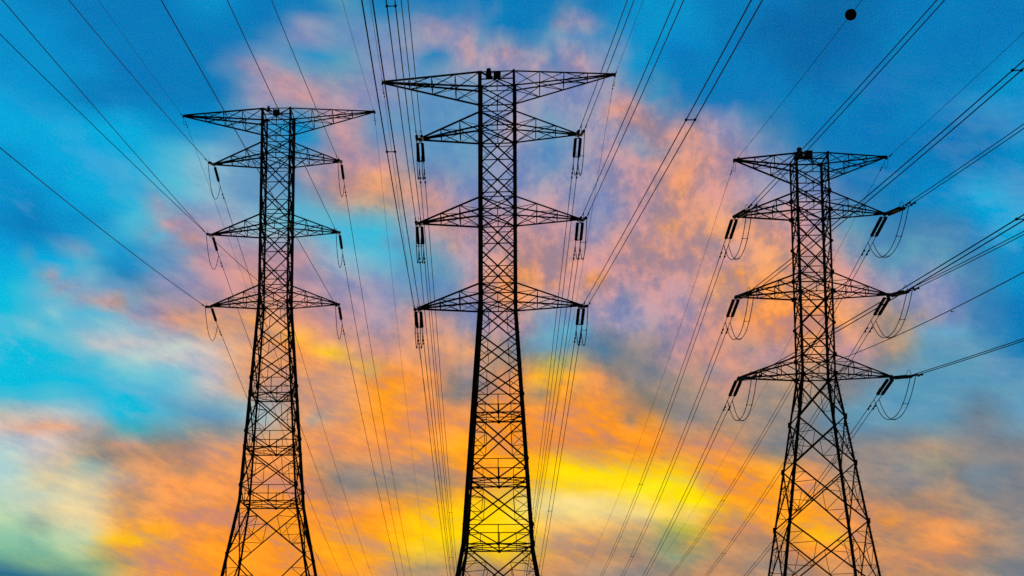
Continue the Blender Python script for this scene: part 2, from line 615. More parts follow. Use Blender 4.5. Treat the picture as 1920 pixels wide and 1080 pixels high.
class MB:
    def __init__(self):
        self.v = []; self.f = []

    def add(self, vs, fs):
        b = len(self.v)
        self.v += [tuple(x) for x in vs]
        self.f += [tuple(b + i for i in f) for f in fs]

    def frame(self, a, b, up=None):
        d = (b - a).normalized()
        ref = up if up is not None else Vector((0, 0, 1))
        if abs(d.dot(ref)) > 0.97:
            ref = Vector((0, 1, 0)) if abs(d.y) < 0.9 else Vector((1, 0, 0))
        x = ref.cross(d).normalized()
        return d, x, d.cross(x)

    def angle(self, a, b, w, out=None):
        """steel angle section from a to b, flange width w"""
        a = Vector(a); b = Vector(b)
        if (b - a).length < 1e-4:
            return
        d, x, y = self.frame(a, b, out)
        t = w*0.16
        pr = [(0, 0), (w, 0), (w, t), (t, t), (t, w), (0, w)]
        pr = [(p - w*0.5, q - w*0.5) for p, q in pr]
        vs = [a + x*p + y*q for p, q in pr] + [b + x*p + y*q for p, q in pr]
        fs = [(i, (i + 1) % 6, (i + 1) % 6 + 6, i + 6) for i in range(6)]
        fs += [(5, 4, 3, 0), (3, 2, 1, 0), (6, 9, 10, 11), (6, 7, 8, 9)]
        self.add(vs, fs)

    def box(self, c, sx, sy, sz, rot=None):
        c = Vector(c)
        vs = []
        for i in (-1, 1):
            for j in (-1, 1):
                for k in (-1, 1):
                    p = Vector((i*sx/2, j*sy/2, k*sz/2))
                    if rot is not None:
                        p = rot @ p
                    vs.append(c + p)
        self.add(vs, [(0, 1, 3, 2), (4, 6, 7, 5), (0, 4, 5, 1), (2, 3, 7, 6), (0, 2, 6, 4), (1, 5, 7, 3)])

    def lathe(self, a, b, prof, seg=10):
        """prof: list of (t along a->b in metres, radius)"""
        a = Vector(a); b = Vector(b)
        d, x, y = self.frame(a, b)
        vs = []
        for t, r in prof:
            for k in range(seg):
                an = 2*math.pi*k/seg
                vs.append(a + d*t + x*(r*math.cos(an)) + y*(r*math.sin(an)))
        fs = []
        for i in range(len(prof) - 1):
            for k in range(seg):
                fs.append((i*seg + k, i*seg + (k + 1) % seg, (i + 1)*seg + (k + 1) % seg, (i + 1)*seg + k))
        fs.append(tuple(range(seg - 1, -1, -1)))
        fs.append(tuple((len(prof) - 1)*seg + k for k in range(seg)))
        self.add(vs, fs)

    def tube(self, pts, r, seg=6):
        pts = [Vector(p) for p in pts]
        vs = []
        n = len(pts)
        for i, p in enumerate(pts):
            q0 = pts[max(0, i - 1)]; q1 = pts[min(n - 1, i + 1)]
            d, x, y = self.frame(q0, q1)
            rr = r[i] if isinstance(r, list) else r
            for k in range(seg):
                an = 2*math.pi*k/seg
                vs.append(p + x*(rr*math.cos(an)) + y*(rr*math.sin(an)))
        fs = []
        for i in range(n - 1):
            for k in range(seg):
                fs.append((i*seg + k, i*seg + (k + 1) % seg, (i + 1)*seg + (k + 1) % seg, (i + 1)*seg + k))
        fs.append(tuple(range(seg - 1, -1, -1)))
        fs.append(tuple((n - 1)*seg + k for k in range(seg)))
        self.add(vs, fs)

    def plate(self, pts, nrm, th):
        n = Vector(nrm).normalized()*th/2
        k = len(pts)
        vs = [Vector(p) - n for p in pts] + [Vector(p) + n for p in pts]
        fs = [tuple(range(k - 1, -1, -1)), tuple(range(k, 2*k))]
        fs += [(i, (i + 1) % k, (i + 1) % k + k, i + k) for i in range(k)]
        self.add(vs, fs)

    def build(self, name, m, parent=None, smooth=False, origin=None):
        me = bpy.data.meshes.new(name)
        vs = self.v
        if origin is not None:
            o = Vector(origin)
            vs = [tuple(Vector(p) - o) for p in vs]
        me.from_pydata(vs, [], self.f)
        me.materials.append(m)
        if smooth:
            for p in me.polygons:
                p.use_smooth = True
        me.update()
        ob = bpy.data.objects.new(name, me)
        COL.objects.link(ob)
        if origin is not None and parent is None:
            ob.location = origin
        if parent is not None:
            ob.parent = parent
        return ob


def tag(o, label=None, cat=None, group=None, kind=None):
    if label: o['label'] = label
    if cat: o['category'] = cat
    if group: o['group'] = group
    if kind: o['kind'] = kind
    return o


def empty(name, loc, rz=0.0):
    o = bpy.data.objects.new(name, None)
    o.empty_display_size = 0.5
    o.location = loc
    o.rotation_euler = (0, 0, rz)
    COL.objects.link(o)
    return o


# ---------------------------------------------------------------- ground
def ground_z(x, y):
    h = 7.6*math.exp(-((x + 22)/26.0)**2 - ((y - 162)/45.0)**2)
    return h


def build_ground():
    def axis(lim):
        a = [0.0]
        s = 4.0
        while a[-1] < lim:
            a.append(a[-1] + s)
            if a[-1] > 260: s *= 1.25
        return sorted(set([-q for q in a] + a))
    xs = axis(5000); ys = axis(5000)
    vs = [(x, y, ground_z(x, y) + 0.12*math.sin(x*0.13)*math.cos(y*0.17) if abs(x) + abs(y) > 8 else ground_z(x, y)) for y in ys for x in xs]
    nx = len(xs)
    fs = [(j*nx + i, j*nx + i + 1, (j + 1)*nx + i + 1, (j + 1)*nx + i) for j in range(len(ys) - 1) for i in range(nx - 1)]
    mb = MB(); mb.v = vs; mb.f = fs
    m = mat('grass_field', (0.05, 0.07, 0.025), 0.95, 0, 0.1, 0.5, 0.4)
    o = mb.build('ground', m)
    tag(o, 'dusky grass field below the pylons', None, None, 'structure')


build_ground()

# ---------------------------------------------------------------- pylons
TOWERS = {
    1: dict(X=-11.329, Y=148.86, yaw=0.0705, base=7.0, wb=5.75,
            lv=dict(z0=64.96, z1=63.17, a1t=61.28, a1b=59.53, a2t=53.41, a2b=51.77, a3t=45.74, a3b=43.98),
            wtop=1.5, low=[('n1', 35.75, 2.07), ('d1', 34.12, 2.18), ('n2', 30.10, 2.45), ('d2', 28.43, 2.56), ('n3', 24.44, 2.83), ('d3', 22.81, 2.91), ('n5', 17.22, 3.92)],
            tl=dict(z0=10.23, a1b=6.81, a2b=6.83, a3b=6.78), tr=dict(z0=10.27, a1b=6.79, a2b=6.69, a3b=6.71), tf=[0.256, 0.5, 0.74]),
    2: dict(X=9.902, Y=122.192, yaw=0.0967, base=0.2, wb=5.6,
            lv=dict(z0=57.0, z1=55.23, a1t=53.38, a1b=51.67, a2t=45.71, a2b=44.02, a3t=38.06, a3b=36.37),
            wtop=1.5, low=[('n1', 28.25, 2.0), ('d1', 26.69, 2.1), ('n2', 22.70, 2.34), ('d2', 21.04, 2.46), ('n3', 17.09, 2.74), ('d3', 15.48, 2.87), ('n5', 9.89, 3.88)],
            tl=dict(z0=10.12, a1b=6.83, a2b=6.84, a3b=6.91), tr=dict(z0=10.19, a1b=7.0, a2b=7.1, a3b=7.12), tf=[0.256, 0.5, 0.74]),
    3: dict(X=35.095, Y=115.6, yaw=0.0723, base=0.0, wb=5.4,
            lv=dict(z0=47.26, z1=45.65, a1t=44.03, a1b=42.46, a2t=37.19, a2b=35.64, a3t=30.38, a3b=28.83),
            wtop=1.29, low=[('n1', 25.20, 1.81), ('n2', 21.37, 2.35), ('n3', 16.66, 3.01), ('n4', 11.2, 3.8)],
            tl=dict(z0=6.06, a1b=6.14, a2b=6.16, a3b=6.12), tr=dict(z0=6.23, a1b=5.97, a2b=5.99, a3b=5.99), tf=[0.36, 0.68]),
}
TNAME = {1: 'left pylon', 2: 'tallest middle pylon', 3: 'right pylon'}
TLAB = {1: 'lattice steel pylon on the left, slimmer and farther off, single-string insulators',
        2: 'tallest lattice steel pylon in the middle, with widest top crossarm',
        3: 'lattice steel pylon on the right, short crossarms and long slanted twin insulators'}
KIND_ARM = {'z0': 'top', 'a1b': 'second', 'a2b': 'third', 'a3b': 'lowest'}


def lerp(a, b, t):
    return Vector(a)*(1 - t) + Vector(b)*t


def build_tower(ti):
    T = TOWERS[ti]
    base = T['base']
    root = empty('transmission_tower', (T['X'], T['Y'], base), -T['yaw'])
    tag(root, TLAB[ti], 'pylon', 'lattice pylons carrying the lines')
    big = 1.0 if ti == 2 else (0.95 if ti == 1 else 0.82)
    LEG, BR, HZ, RD = 0.23*big, 0.115, 0.075, 0.052
    if ti == 3:
        LEG, BR, HZ, RD = 0.165, 0.095, 0.062, 0.045
    lv = T['lv']; W = T['wtop']
    prof = [(lv[k], W) for k in ('z0', 'z1', 'a1t', 'a1b', 'a2t', 'a2b', 'a3t', 'a3b')] + [(z, w) for _, z, w in T['low']] + [(base - 0.3, T['wb'])]

    def hw(z):
        for (za, wa), (zb, wb) in zip(prof, prof[1:]):
            if zb <= z <= za:
                t = (za - z)/(za - zb)
                return wa + (wb - wa)*t
        return W

    SG = [(-1, -1), (1, -1), (1, 1), (-1, 1)]        # near-left, near-right, far-right, far-left

    def cn(k, z):
        w = hw(z)
        return Vector((SG[k % 4][0]*w, SG[k % 4][1]*w, z - base))

    # legs -------------------------------------------------------------
    for k in range(4):
        mb = MB()
        zs = [p[0] for p in prof]
        zz = [zs[0] + 0.12] + zs[1:]
        # straight runs only where the slope changes
        runs = [zs[0] + 0.12, lv['a3b']] + ([T['low'][-2][1]] if ti != 3 else []) + [base - 0.3]
        for za, zb in zip(runs, runs[1:]):
            a = cn(k, min(za, zs[0])); a.z = za - base
            b = cn(k, zb)
            mb.angle(a, b, LEG if zb > lv['a3b'] - 1 else LEG*1.12, Vector((SG[k][0], SG[k][1], 0)).normalized())
        # splice plates
        for nm, z, w in T['low']:
            p = cn(k, z)
            mb.box(p + Vector((SG[k][0]*0.02, SG[k][1]*0.02, 0)), LEG*1.18, LEG*1.18, 0.45)
        for key in ('a1t', 'a2t', 'a3t', 'a1b', 'a2b', 'a3b'):
            mb.box(cn(k, lv[key]), LEG*1.3, LEG*1.3, 0.34)
        if k in ((1, 3) if ti != 3 else (1, 0)):      # step bolts up this leg
            z = base + 3.0; st = 0
            while z < lv['z0']:
                p = cn(k, z); o = SG[k]
                d = Vector((o[0], 0, 0)) if st % 2 == 0 else Vector((0, o[1], 0))
                mb.tube([p - d*LEG*0.2, p + d*(LEG*0.5 + 0.17)], 0.014, 5)
                z += 0.40; st += 1
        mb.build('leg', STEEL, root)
        fb = MB()
        f = cn(k, base)
        fb.lathe(Vector((f.x, f.y, -0.6)), Vector((f.x, f.y, 0.45)), [(0, 0.5), (0.75, 0.5), (0.8, 0.42), (1.05, 0.40)], 16)
        fb.build('footing', CONC, root)
    # body bracing: one part per face ----------------------------------
    for f in range(4):
        mb = MB(); gus = mb
        k0, k1 = f, f + 1
        mid = (cn(k0, lv['z0']) + cn(k1, lv['z0']))/2
        nrm = Vector((mid.x, mid.y, 0)).normalized()

        def bar(a, b, w, off=0.0):
            mb.angle(a + nrm*off, b + nrm*off, w, nrm)

        def hor(z, w):
            bar(cn(k0, z), cn(k1, z), w, 0.012)

        def gp(c, s):
            x = (cn(k1, lv['z0']) - cn(k0, lv['z0'])).normalized()
            q = [c + x*s*a + Vector((0, 0, s*b)) for a, b in ((-1, -.55), (-.4, -1), (.4, -1), (1, -.55), (1, .55), (.4, 1), (-.4, 1), (-1, .55))]
            gus.plate(q, nrm, 0.02)

        def cross(za, zb, w=BR, post=False, midh=False, red=0, vert=False):
            A, B, C, D = cn(k0, za), cn(k1, za), cn(k0, zb), cn(k1, zb)   # a low, b high
            bar(A, D, w, 0.03); bar(B, C, w, -0.03)
            wa, wb = hw(za), hw(zb)
            t = wa/(wa + wb)
            X = A + (D - A)*t
            zx = X.z + base
            if midh:
                hor(zx, HZ)
            if post:
                bar(X, (A + B)/2, HZ)
            for kk, lo, hi in ((k0, A, C), (k1, B, D)):
                P1 = lerp(hi, X, 0.5); P2 = lerp(lo, X, 0.5)
                M = cn(kk, zx)
                if red == 1:
                    bar(M, P1, RD, 0.0); bar(M, P2, RD, 0.0)
                if red == 2:
                    bar(P1, P2, RD)
                    q1 = cn(kk, zx + (zb - zx)*0.55); q2 = cn(kk, zx - (zx - za)*0.5)
                    bar(P1, cn(kk, P1.z + base + 0.25), RD)
                    bar(P1, M, RD); bar(P2, M, RD)
                    bar(P2, cn(kk, P2.z + base + 0.15), RD); bar(P1, q1, RD)
                if red == 3:      # fans of the big lower panels
                    Q1 = lerp(hi, X, 0.33); Q2 = lerp(hi, X, 0.66); Q3 = lerp(lo, X, 0.62); Q4 = lerp(lo, X, 0.32)
                    bar(Q1, cn(kk, Q1.z + base - 0.1), RD)
                    bar(Q1, cn(kk, Q2.z + base - 0.2), RD)
                    bar(Q2, cn(kk, Q2.z + base - 0.2), RD)
                    bar(Q2, Q3, RD)
                    bar(Q3, cn(kk, Q2.z + base - 0.2), RD)
                    bar(Q3, cn(kk, Q3.z + base + 0.1), RD)
                    bar(Q4, cn(kk, Q3.z + base + 0.1), RD)
                    bar(Q4, cn(kk, Q4.z + base + 0.15), RD)
                if vert:
                    bar(P1, P2, RD)
            gp(X, 0.09)
            return X

        # arm zone
        hor(lv['z0'], 0.10)
        cross(lv['z1'], lv['z0'], HZ*1.15, post=True)
        hor(lv['z1'], HZ*1.1)
        cross(lv['a1t'], lv['z1'], HZ*1.15, post=True)
        for top, bot in (('a1t', 'a1b'), ('a2t', 'a2b'), ('a3t', 'a3b')):
            hor(lv[top], 0.085); hor(lv[bot], 0.085)
            cross(lv[bot], lv[top], HZ*1.3, post=True)
            for kk in (k0, k1):
                gp(cn(kk, lv[bot]), 0.2 if ti != 3 else 0.2)
                gp(cn(kk, lv[top]), 0.16)
        # straight shaft
        for a, b in (('a1b', 'a2t'), ('a2b', 'a3t')):
            zt, zb = lv[a], lv[b]
            zm = (zt + zb)/2
            cross(zm, zt, BR, midh=True, red=1)
            cross(zb, zm, BR, midh=True, red=1)
            for kk in (k0, k1):
                gp(cn(kk, zm), 0.15)
        low = {n: z for n, z, w in T['low']}
        if ti != 3:
            zt, zb = lv['a3b'], low['n1']
            n = 3
            for i in range(n):
                za = zt + (zb - zt)*(i + 1)/n; zz2 = zt + (zb - zt)*i/n
                cross(za, zz2, BR, red=1, vert=True)
                for kk in (k0, k1):
                    gp(cn(kk, za), 0.16)
            for nn, dd, nx in (('n1', 'd1', 'n2'), ('n2', 'd2', 'n3'), ('n3', 'd3', 'n5')):
                zn, zd, zx = low[nn], low[dd], low[nx]
                hor(zn, 0.07)
                m_ = (cn(k0, zd) + cn(k1, zd))/2
                hor(zd, 0.11)
                top = (cn(k0, zn) + cn(k1, zn))/2
                bar(top, m_, HZ)
                for kk in (k0, k1):
                    bar(cn(kk, zn), m_, BR*0.9, 0.02)
                    q = lerp(cn(kk, zn), m_, 0.46)
                    bar(q, cn(kk, zn + (zd - zn)*0.62), RD)
                    bar(q, Vector((q.x, q.y, zd - base)), RD)
                    gp(cn(kk, zn), 0.22)
                gp(m_, 0.15)
                if nx == 'n5':
                    cross(zx, zd, BR*1.05, red=3)
                else:
                    cross(zx, zd, BR*1.05, red=2)
            cross(base + 0.4, low['n5'], BR*1.05, red=3)
        else:
            seq = [lv['a3b'], low['n1'], low['n2'], low['n3'], low['n4'], base + 0.4]
            for i, (zt, zb) in enumerate(zip(seq, seq[1:])):
                cross(zb, zt, 0.105, red=3 if i else 2)
                for kk in (k0, k1):
                    gp(cn(kk, zb), 0.14)
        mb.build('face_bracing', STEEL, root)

    # plan bracing (diaphragms)
    up = Vector((0, 0, 1))
    for key in ('z0', 'a1t', 'a1b', 'a2t', 'a2b', 'a3t', 'a3b'):
        z = lv[key]
        mb = MB()
        mb.angle(cn(0, z), cn(2, z), HZ, up)
        mb.angle(cn(1, z) + Vector((0, 0, .03)), cn(3, z) + Vector((0, 0, .03)), HZ, up)
        if key == 'z0':      # carries the lamp and the box
            mb.angle(Vector((-W, 0, z - base)), Vector((W, 0, z - base)), 0.09, up)
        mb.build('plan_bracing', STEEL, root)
    for nm, z, w in T['low']:
        if nm[0] == 'd':
            mb = MB()
            ms = [(cn(i, z) + cn(i + 1, z))/2 for i in range(4)]
            for i in range(4):
                mb.angle(ms[i], ms[(i + 1) % 4], HZ, up)
                c = cn(i + 1, z)
                mb.angle((ms[i] + ms[(i + 1) % 4])/2, c, RD, up)
            mb.angle(ms[0], ms[2], HZ, up)
            mb.angle(ms[1], ms[3], HZ, up)
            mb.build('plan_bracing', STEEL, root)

    # crossarms ---------------------------------------------------------
    for s in (-1, 1):
        for arm, (kt, kb, tipk) in {'z0': ('z0', 'z1', 'z0'), 'a1b': ('a1t', 'a1b', 'a1b'), 'a2b': ('a2t', 'a2b', 'a2b'), 'a3b': ('a3t', 'a3b', 'a3b')}.items():
            Lt = (T['tl'] if s < 0 else T['tr'])[arm]
            zt, zb, zp = lv[kt] - base, lv[kb] - base, lv[tipk] - base
            cm = MB()
            CH = 0.13 if ti != 3 else 0.115
            fr = T['tf'] if arm == 'z0' else [0.34, 0.66]
            pts = {}
            tipz = {'t': zp + 0.05, 'b': zp - 0.05}
            for lvk, z in (('t', zt), ('b', zb)):
                for sd_, yy in (('n', -W), ('f', W)):
                    A = Vector((s*W, yy, z))
                    B = Vector((s*(Lt - 0.12), yy*0.06, tipz[lvk]))
                    pts[lvk + sd_] = [A] + [lerp(A, B, q) for q in fr] + [B]
                    cm.angle(A, lerp(A, B, 1.0), CH, Vector((0, -1 if sd_ == 'n' else 1, 0)))
            n = len(fr) + 1
            for i in range(1, n):
                TN, TF, BN, BF = (pts[q][i] for q in ('tn', 'tf', 'bn', 'bf'))
                cm.angle(TN, BN, 0.075, Vector((0, -1, 0))); cm.angle(TF, BF, 0.075, Vector((0, 1, 0)))
                cm.angle(TN, TF, 0.05, up); cm.angle(BN, BF, 0.05, up)
            for i in range(0, n - 1):
                for sd_ in 'nf':
                    o = Vector((0, -1 if sd_ == 'n' else 1, 0))
                    if arm == 'z0':
                        cm.angle(pts['t' + sd_][i], pts['b' + sd_][i + 1], 0.068, o)
                    else:
                        cm.angle(pts['b' + sd_][i], pts['t' + sd_][i + 1], 0.068, o)
                # plan zigzag
                cm.angle(pts['bn'][i], pts['bf'][i + 1], 0.05, up)
                if i == 0:
                    cm.angle(pts['bf'][i] + Vector((0, 0, .02)), pts['bn'][i + 1] + Vector((0, 0, .02)), 0.05, up)
                cm.angle(pts['tf'][i], pts['tn'][i + 1], 0.045, up)
            # hanger plate at the tip
            tp = Vector((s*Lt, 0, zp))
            if arm == 'z0':
                cm.box(tp + Vector((-s*0.12, 0, 0)), 0.42, 0.24, 0.2)
                cm.box(tp + Vector((s*0.05, 0, -0.1)), 0.14, 0.12, 0.2)
            else:
                cm.box(tp + Vector((-s*0.14, 0, 0)), 0.5, 0.26, 0.16)
                cm.box(tp + Vector((-s*0.02, 0, -0.12)), 0.16, 0.2, 0.16)
                cm.plate([tp + Vector((-s*0.9, 0, 0.1)), tp + Vector((0.0, 0, 0.1)), tp + Vector((0, 0, -0.1)), tp + Vector((-s*0.9, 0, -0.06))], (0, 1, 0), 0.03)
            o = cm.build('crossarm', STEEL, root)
    return root


ROOTS = {t: build_tower(t) for t in (1, 2, 3)}


def loc2w(ti, x, y, z):
    T = TOWERS[ti]
    c, s = math.cos(T['yaw']), math.sin(T['yaw'])
    return Vector((T['X'] + x*c + y*s, T['Y'] - x*s + y*c, z))


def tip_pos(ti, side, arm):
    T = TOWERS[ti]
    L = T['tl'][arm] if side == 'L' else -T['tr'][arm]
    return loc2w(ti, -L, 0, T['lv'][arm])


# obstruction lamps and boxes on top --------------------------------------
for ti in (1, 2, 3):
    z0 = TOWERS[ti]['lv']['z0']
    yaw = -TOWERS[ti]['yaw']
    rot = Matrix.Rotation(yaw, 3, 'Z')
    if ti == 1:
        p = loc2w(ti, -0.87, -1.42, z0 + 0.02)
        root = empty('obstruction_lamp', p, yaw)
        tag(root, 'small dark warning lamp on tripod foot atop the left pylon', 'warning lamp', 'warning lamps on the pylon tops')
        m = MB(); m.lathe((0, 0, -0.12), (0, 0, 0.3), [(0, 0.13), (0.16, 0.15), (0.2, 0.12), (0.34, 0.13), (0.38, 0.06)], 12); m.build('lamp_head', DARK, root)
        m = MB()
        for a in (0, 2.1, 4.2):
            m.tube([(0, 0, 0.0), (0.36*math.cos(a), 0.2*math.sin(a), -0.30)], 0.05, 5)
        m.box((0, 0, -0.22), 0.5, 0.3, 0.12)
        m.build('lamp_foot', DARK, root)
        p = loc2w(ti, -0.03, -1.5, z0 - 0.5)
        root = empty('equipment_box', p, yaw)
        tag(root, 'dark box hung by rods under the left pylon top beam', 'equipment box', 'boxes beside the warning lamps')
        m = MB(); m.box((0, 0, -0.02), 0.66, 0.4, 0.52); m.box((0, 0, 0.26), 0.70, 0.44, 0.04); m.build('housing', DARK, root)
        for sx in (-0.29, 0.29):
            m = MB(); m.tube([(sx, 0, 0.25), (sx, 0, 0.55)], 0.03, 6); m.build('hanger_rod', DARK, root)
    else:
        k = 1.0
        p = loc2w(ti, -0.76, 0.0, z0 + 0.06)
        root = empty('obstruction_lamp', p, yaw)
        tag(root, 'stout two-tier warning lamp atop the %s' % TNAME[ti], 'warning lamp', 'warning lamps on the pylon tops')
        m = MB(); m.lathe((0, 0, 0.46), (0, 0, 1.0), [(0, 0.18), (0.06, 0.2), (0.36, 0.2), (0.42, 0.17), (0.46, 0.06)], 14); m.build('lamp_head', DARK, root)
        m = MB(); m.box((0, 0, 0.23), 0.5, 0.42, 0.5); m.box((0.04, 0, 0.02), 0.6, 0.46, 0.06)
        m.tube([(0.12, 0, 0.62), (0.5, 0, 0.42)], 0.04, 6)
        m.build('lamp_foot', DARK, root)
        p = loc2w(ti, -0.02, 0.05, z0 + 0.10)
        root = empty('equipment_box', p, yaw)
        tag(root, 'square dark box on short legs beside the lamp of the %s' % TNAME[ti], 'equipment box', 'boxes beside the warning lamps')
        m = MB(); m.box((0, 0, 0.27), 0.62, 0.4, 0.5); m.box((0, 0, 0.535), 0.66, 0.44, 0.03); m.build('housing', DARK, root)
        for sx in (-0.27, 0.27):
            m = MB(); m.box((sx, 0, -0.10), 0.05, 0.3, 0.3); m.build('leg', DARK, root)

# ---------------------------------------------------------------- lines
# [tower, side, arm, direction (n towards the viewer, f away), start, (azimuth, slope, curvature), distances of spacers]
WIRES = [[2, 'R', 'a1b', 'n', [16.721, 118.32, 50.685], [-0.0343, -0.1346, 0.000299], []],
[2, 'R', 'a2b', 'n', [16.828, 118.31, 43.035], [-0.0355, -0.1097, 0.000115], []],
[2, 'R', 'a3b', 'n', [16.841, 118.309, 35.385], [-0.0371, -0.1033, 0.000114], [50.09]],
[2, 'R', 'z0', 'n', [20.042, 121.209, 56.847], [-0.0427, -0.1332, 0.000343], []],
[2, 'L', 'a1b', 'n', [2.962, 119.655, 50.685], [-0.0548, -0.1394, 0.00035], []],
[2, 'L', 'a2b', 'n', [2.945, 119.656, 43.035], [-0.0521, -0.146, 0.000359], [50.97]],
[2, 'L', 'a3b', 'n', [2.881, 119.662, 35.385], [-0.056, -0.1039, 0.000291], [45.12]],
[2, 'L', 'z0', 'n', [-0.173, 123.169, 56.847], [-0.049, -0.1355, 0.00035], []],
[1, 'L', 'a1b', 'n', [-18.363, 146.35, 58.567], [-0.0846, -0.1591, 0.000329], []],
[1, 'L', 'a2b', 'n', [-18.383, 146.351, 50.807], [-0.0829, -0.1055, 0.00014], []],
[1, 'L', 'a3b', 'n', [-18.325, 146.347, 43.017], [-0.085, -0.137, 0.000283], []],
[1, 'L', 'z0', 'n', [-21.534, 149.581, 64.808], [-0.0803, -0.1248, 0.000328], []],
[1, 'R', 'a1b', 'n', [-4.79, 145.391, 58.567], [-0.086, -0.1149, 0.000275], []],
[1, 'R', 'a2b', 'n', [-4.894, 145.398, 50.807], [-0.0821, -0.0952, 8.3e-05], []],
[1, 'R', 'a3b', 'n', [-4.873, 145.397, 43.017], [-0.0789, -0.0902, 4e-05], []],
[1, 'R', 'z0', 'n', [-1.088, 148.137, 64.808], [-0.0781, -0.1334, 0.000358], []],
[1, 'C', 'x', 'n', [-11.329, 148.86, 44.859], [-0.1354, -0.099, 0.000171], []],
[3, 'L', 'a1b', 'n', [28.971, 111.844, 41.469], [-0.0001, -0.0818, 0.000297], []],
[3, 'L', 'a2b', 'n', [28.951, 111.845, 34.647], [-0.0001, -0.0939, 0.000373], [48.31]],
[3, 'L', 'a3b', 'n', [28.99, 111.842, 27.845], [0.0002, -0.0889, 0.000213], [47.85]],
[3, 'L', 'z0', 'n', [29.046, 116.038, 47.107], [-0.0006, -0.084, 0.000432], [29.95]],
[3, 'R', 'a1b', 'n', [41.052, 110.968, 41.469], [-0.0, -0.1117, 0.000348], []],
[3, 'R', 'a2b', 'n', [41.064, 110.967, 34.647], [0.0, -0.1154, 0.000334], []],
[3, 'R', 'a3b', 'n', [41.074, 110.967, 27.845], [0.0001, -0.1187, 0.000272], []],
[3, 'R', 'z0', 'n', [41.308, 115.15, 47.107], [-0.0002, -0.0697, 0.000313], []],
[3, 'C', 'x', 'n', [35.095, 115.6, 29.607], [-0.1361, -0.1864, 0.000429], []],
[3, 'L', 'z0', 'f', [29.046, 116.038, 47.107], [0.071, -0.1462, 0.000327], []],
[3, 'L', 'a1b', 'f', [29.286, 119.931, 41.724], [0.0756, -0.1497, 0.00032], [74.41]],
[3, 'L', 'a2b', 'f', [29.266, 119.932, 34.902], [0.0812, -0.142, 0.000338], [93.36]],
[3, 'L', 'a3b', 'f', [29.306, 119.929, 28.1], [0.0774, -0.1364, 0.000326], []],
[3, 'R', 'z0', 'f', [41.308, 115.15, 47.107], [0.0898, -0.1078, 0.000185], []],
[3, 'R', 'a1b', 'f', [41.368, 119.055, 41.724], [0.0783, -0.149, 0.000317], [83.76]],
[3, 'R', 'a2b', 'f', [41.379, 119.054, 34.902], [0.0821, -0.1522, 0.000339], [86.36]],
[3, 'R', 'a3b', 'f', [41.389, 119.054, 28.1], [0.093, -0.1424, 0.000407], []],
[2, 'L', 'z0', 'f', [-0.173, 123.169, 56.847], [0.077, -0.1436, 0.000325], []],
[2, 'L', 'a1b', 'f', [3.348, 126.042, 50.685], [0.074, -0.1968, 0.000181], [100.46]],
[2, 'L', 'a2b', 'f', [3.33, 126.044, 43.035], [0.0724, -0.1794, 0.000274], [109.71]],
[2, 'L', 'a3b', 'f', [3.266, 126.05, 35.385], [0.074, -0.1656, 0.000302], []],
[2, 'R', 'z0', 'f', [20.042, 121.209, 56.847], [0.0659, -0.1308, 0.000318], []],
[2, 'R', 'a1b', 'f', [17.107, 124.708, 50.685], [0.0702, -0.1721, 0.000241], []],
[2, 'R', 'a2b', 'f', [17.213, 124.698, 43.035], [0.0648, -0.1656, 0.000233], []],
[2, 'R', 'a3b', 'f', [17.227, 124.696, 35.385], [0.0655, -0.1832, 0.000171], [52.41]],
[1, 'L', 'z0', 'f', [-21.534, 149.581, 64.808], [0.0711, -0.1528, 0.000171], []],
[1, 'L', 'a1b', 'f', [-17.934, 152.334, 58.567], [0.0698, -0.188, 0.00025], []],
[1, 'L', 'a2b', 'f', [-17.954, 152.336, 50.807], [0.0676, -0.1857, 0.000267], []],
[1, 'L', 'a3b', 'f', [-17.897, 152.332, 43.017], [0.0655, -0.1707, 0.000288], []],
[1, 'C', 'x', 'f', [-11.329, 148.86, 47.859], [0.0719, -0.1802, 0.000214], []],
[1, 'R', 'a1b', 'f', [-4.361, 151.375, 58.567], [0.0638, -0.1884, 0.000211], []],
[1, 'R', 'a2b', 'f', [-4.466, 151.383, 50.807], [0.0666, -0.1884, 0.000166], []],
[1, 'R', 'a3b', 'f', [-4.444, 151.381, 43.017], [0.0702, -0.1855, 0.000186], []],
[1, 'R', 'z0', 'f', [-1.088, 148.137, 64.808], [0.0591, -0.1853, 0.000264], []]]
INS = {(1, 'n'): (3.0, -.27), (1, 'f'): (3.0, -.27), (2, 'n'): (3.2, -.26), (2, 'f'): (3.2, -.26), (3, 'n'): (4.2, -.2), (3, 'f'): (3.9, -.15)}
PH = {(1, 'n'): -.079, (1, 'f'): .064, (2, 'n'): -.045, (2, 'f'): .0755, (3, 'n'): 0.0, (3, 'f'): .081}
SEP = {1: 0.0, 2: 0.215, 3: 0.2}
SIDE = {'L': 'left', 'R': 'right'}


def hdir(phi, d):
    sg = -1 if d == 'n' else 1
    return Vector((math.sin(phi), sg*math.cos(phi), 0))


def wire_pt(S, q, d, t, lat=0.0):
    h = hdir(q[0], d)
    side = Vector((abs(h.y), -h.x*(1 if h.y > 0 else -1), 0))
    side = Vector((0, 0, 1)).cross(h)
    if side.x < 0:
        side = -side
    return Vector(S) + h*t + Vector((0, 0, q[1]*t + q[2]*t*t)) + side*lat


def disc_profile(Ltot, r):
    n = max(8, int(Ltot/0.146))
    p = Ltot/n
    out = [(0, 0.03)]
    for i in range(n):
        t = i*p
        out += [(t + p*0.06, 0.085), (t + p*0.28, r), (t + p*0.74, r*0.97), (t + p*0.84, 0.10), (t + p*0.98, 0.085)]
    out.append((Ltot, 0.03))
    return out


def place(t_, side, arm):
    return '%s tip of %s\'s %s crossarm' % (SIDE[side], {1: 'left pylon', 2: 'middle pylon', 3: 'right pylon'}[t_], KIND_ARM[arm])


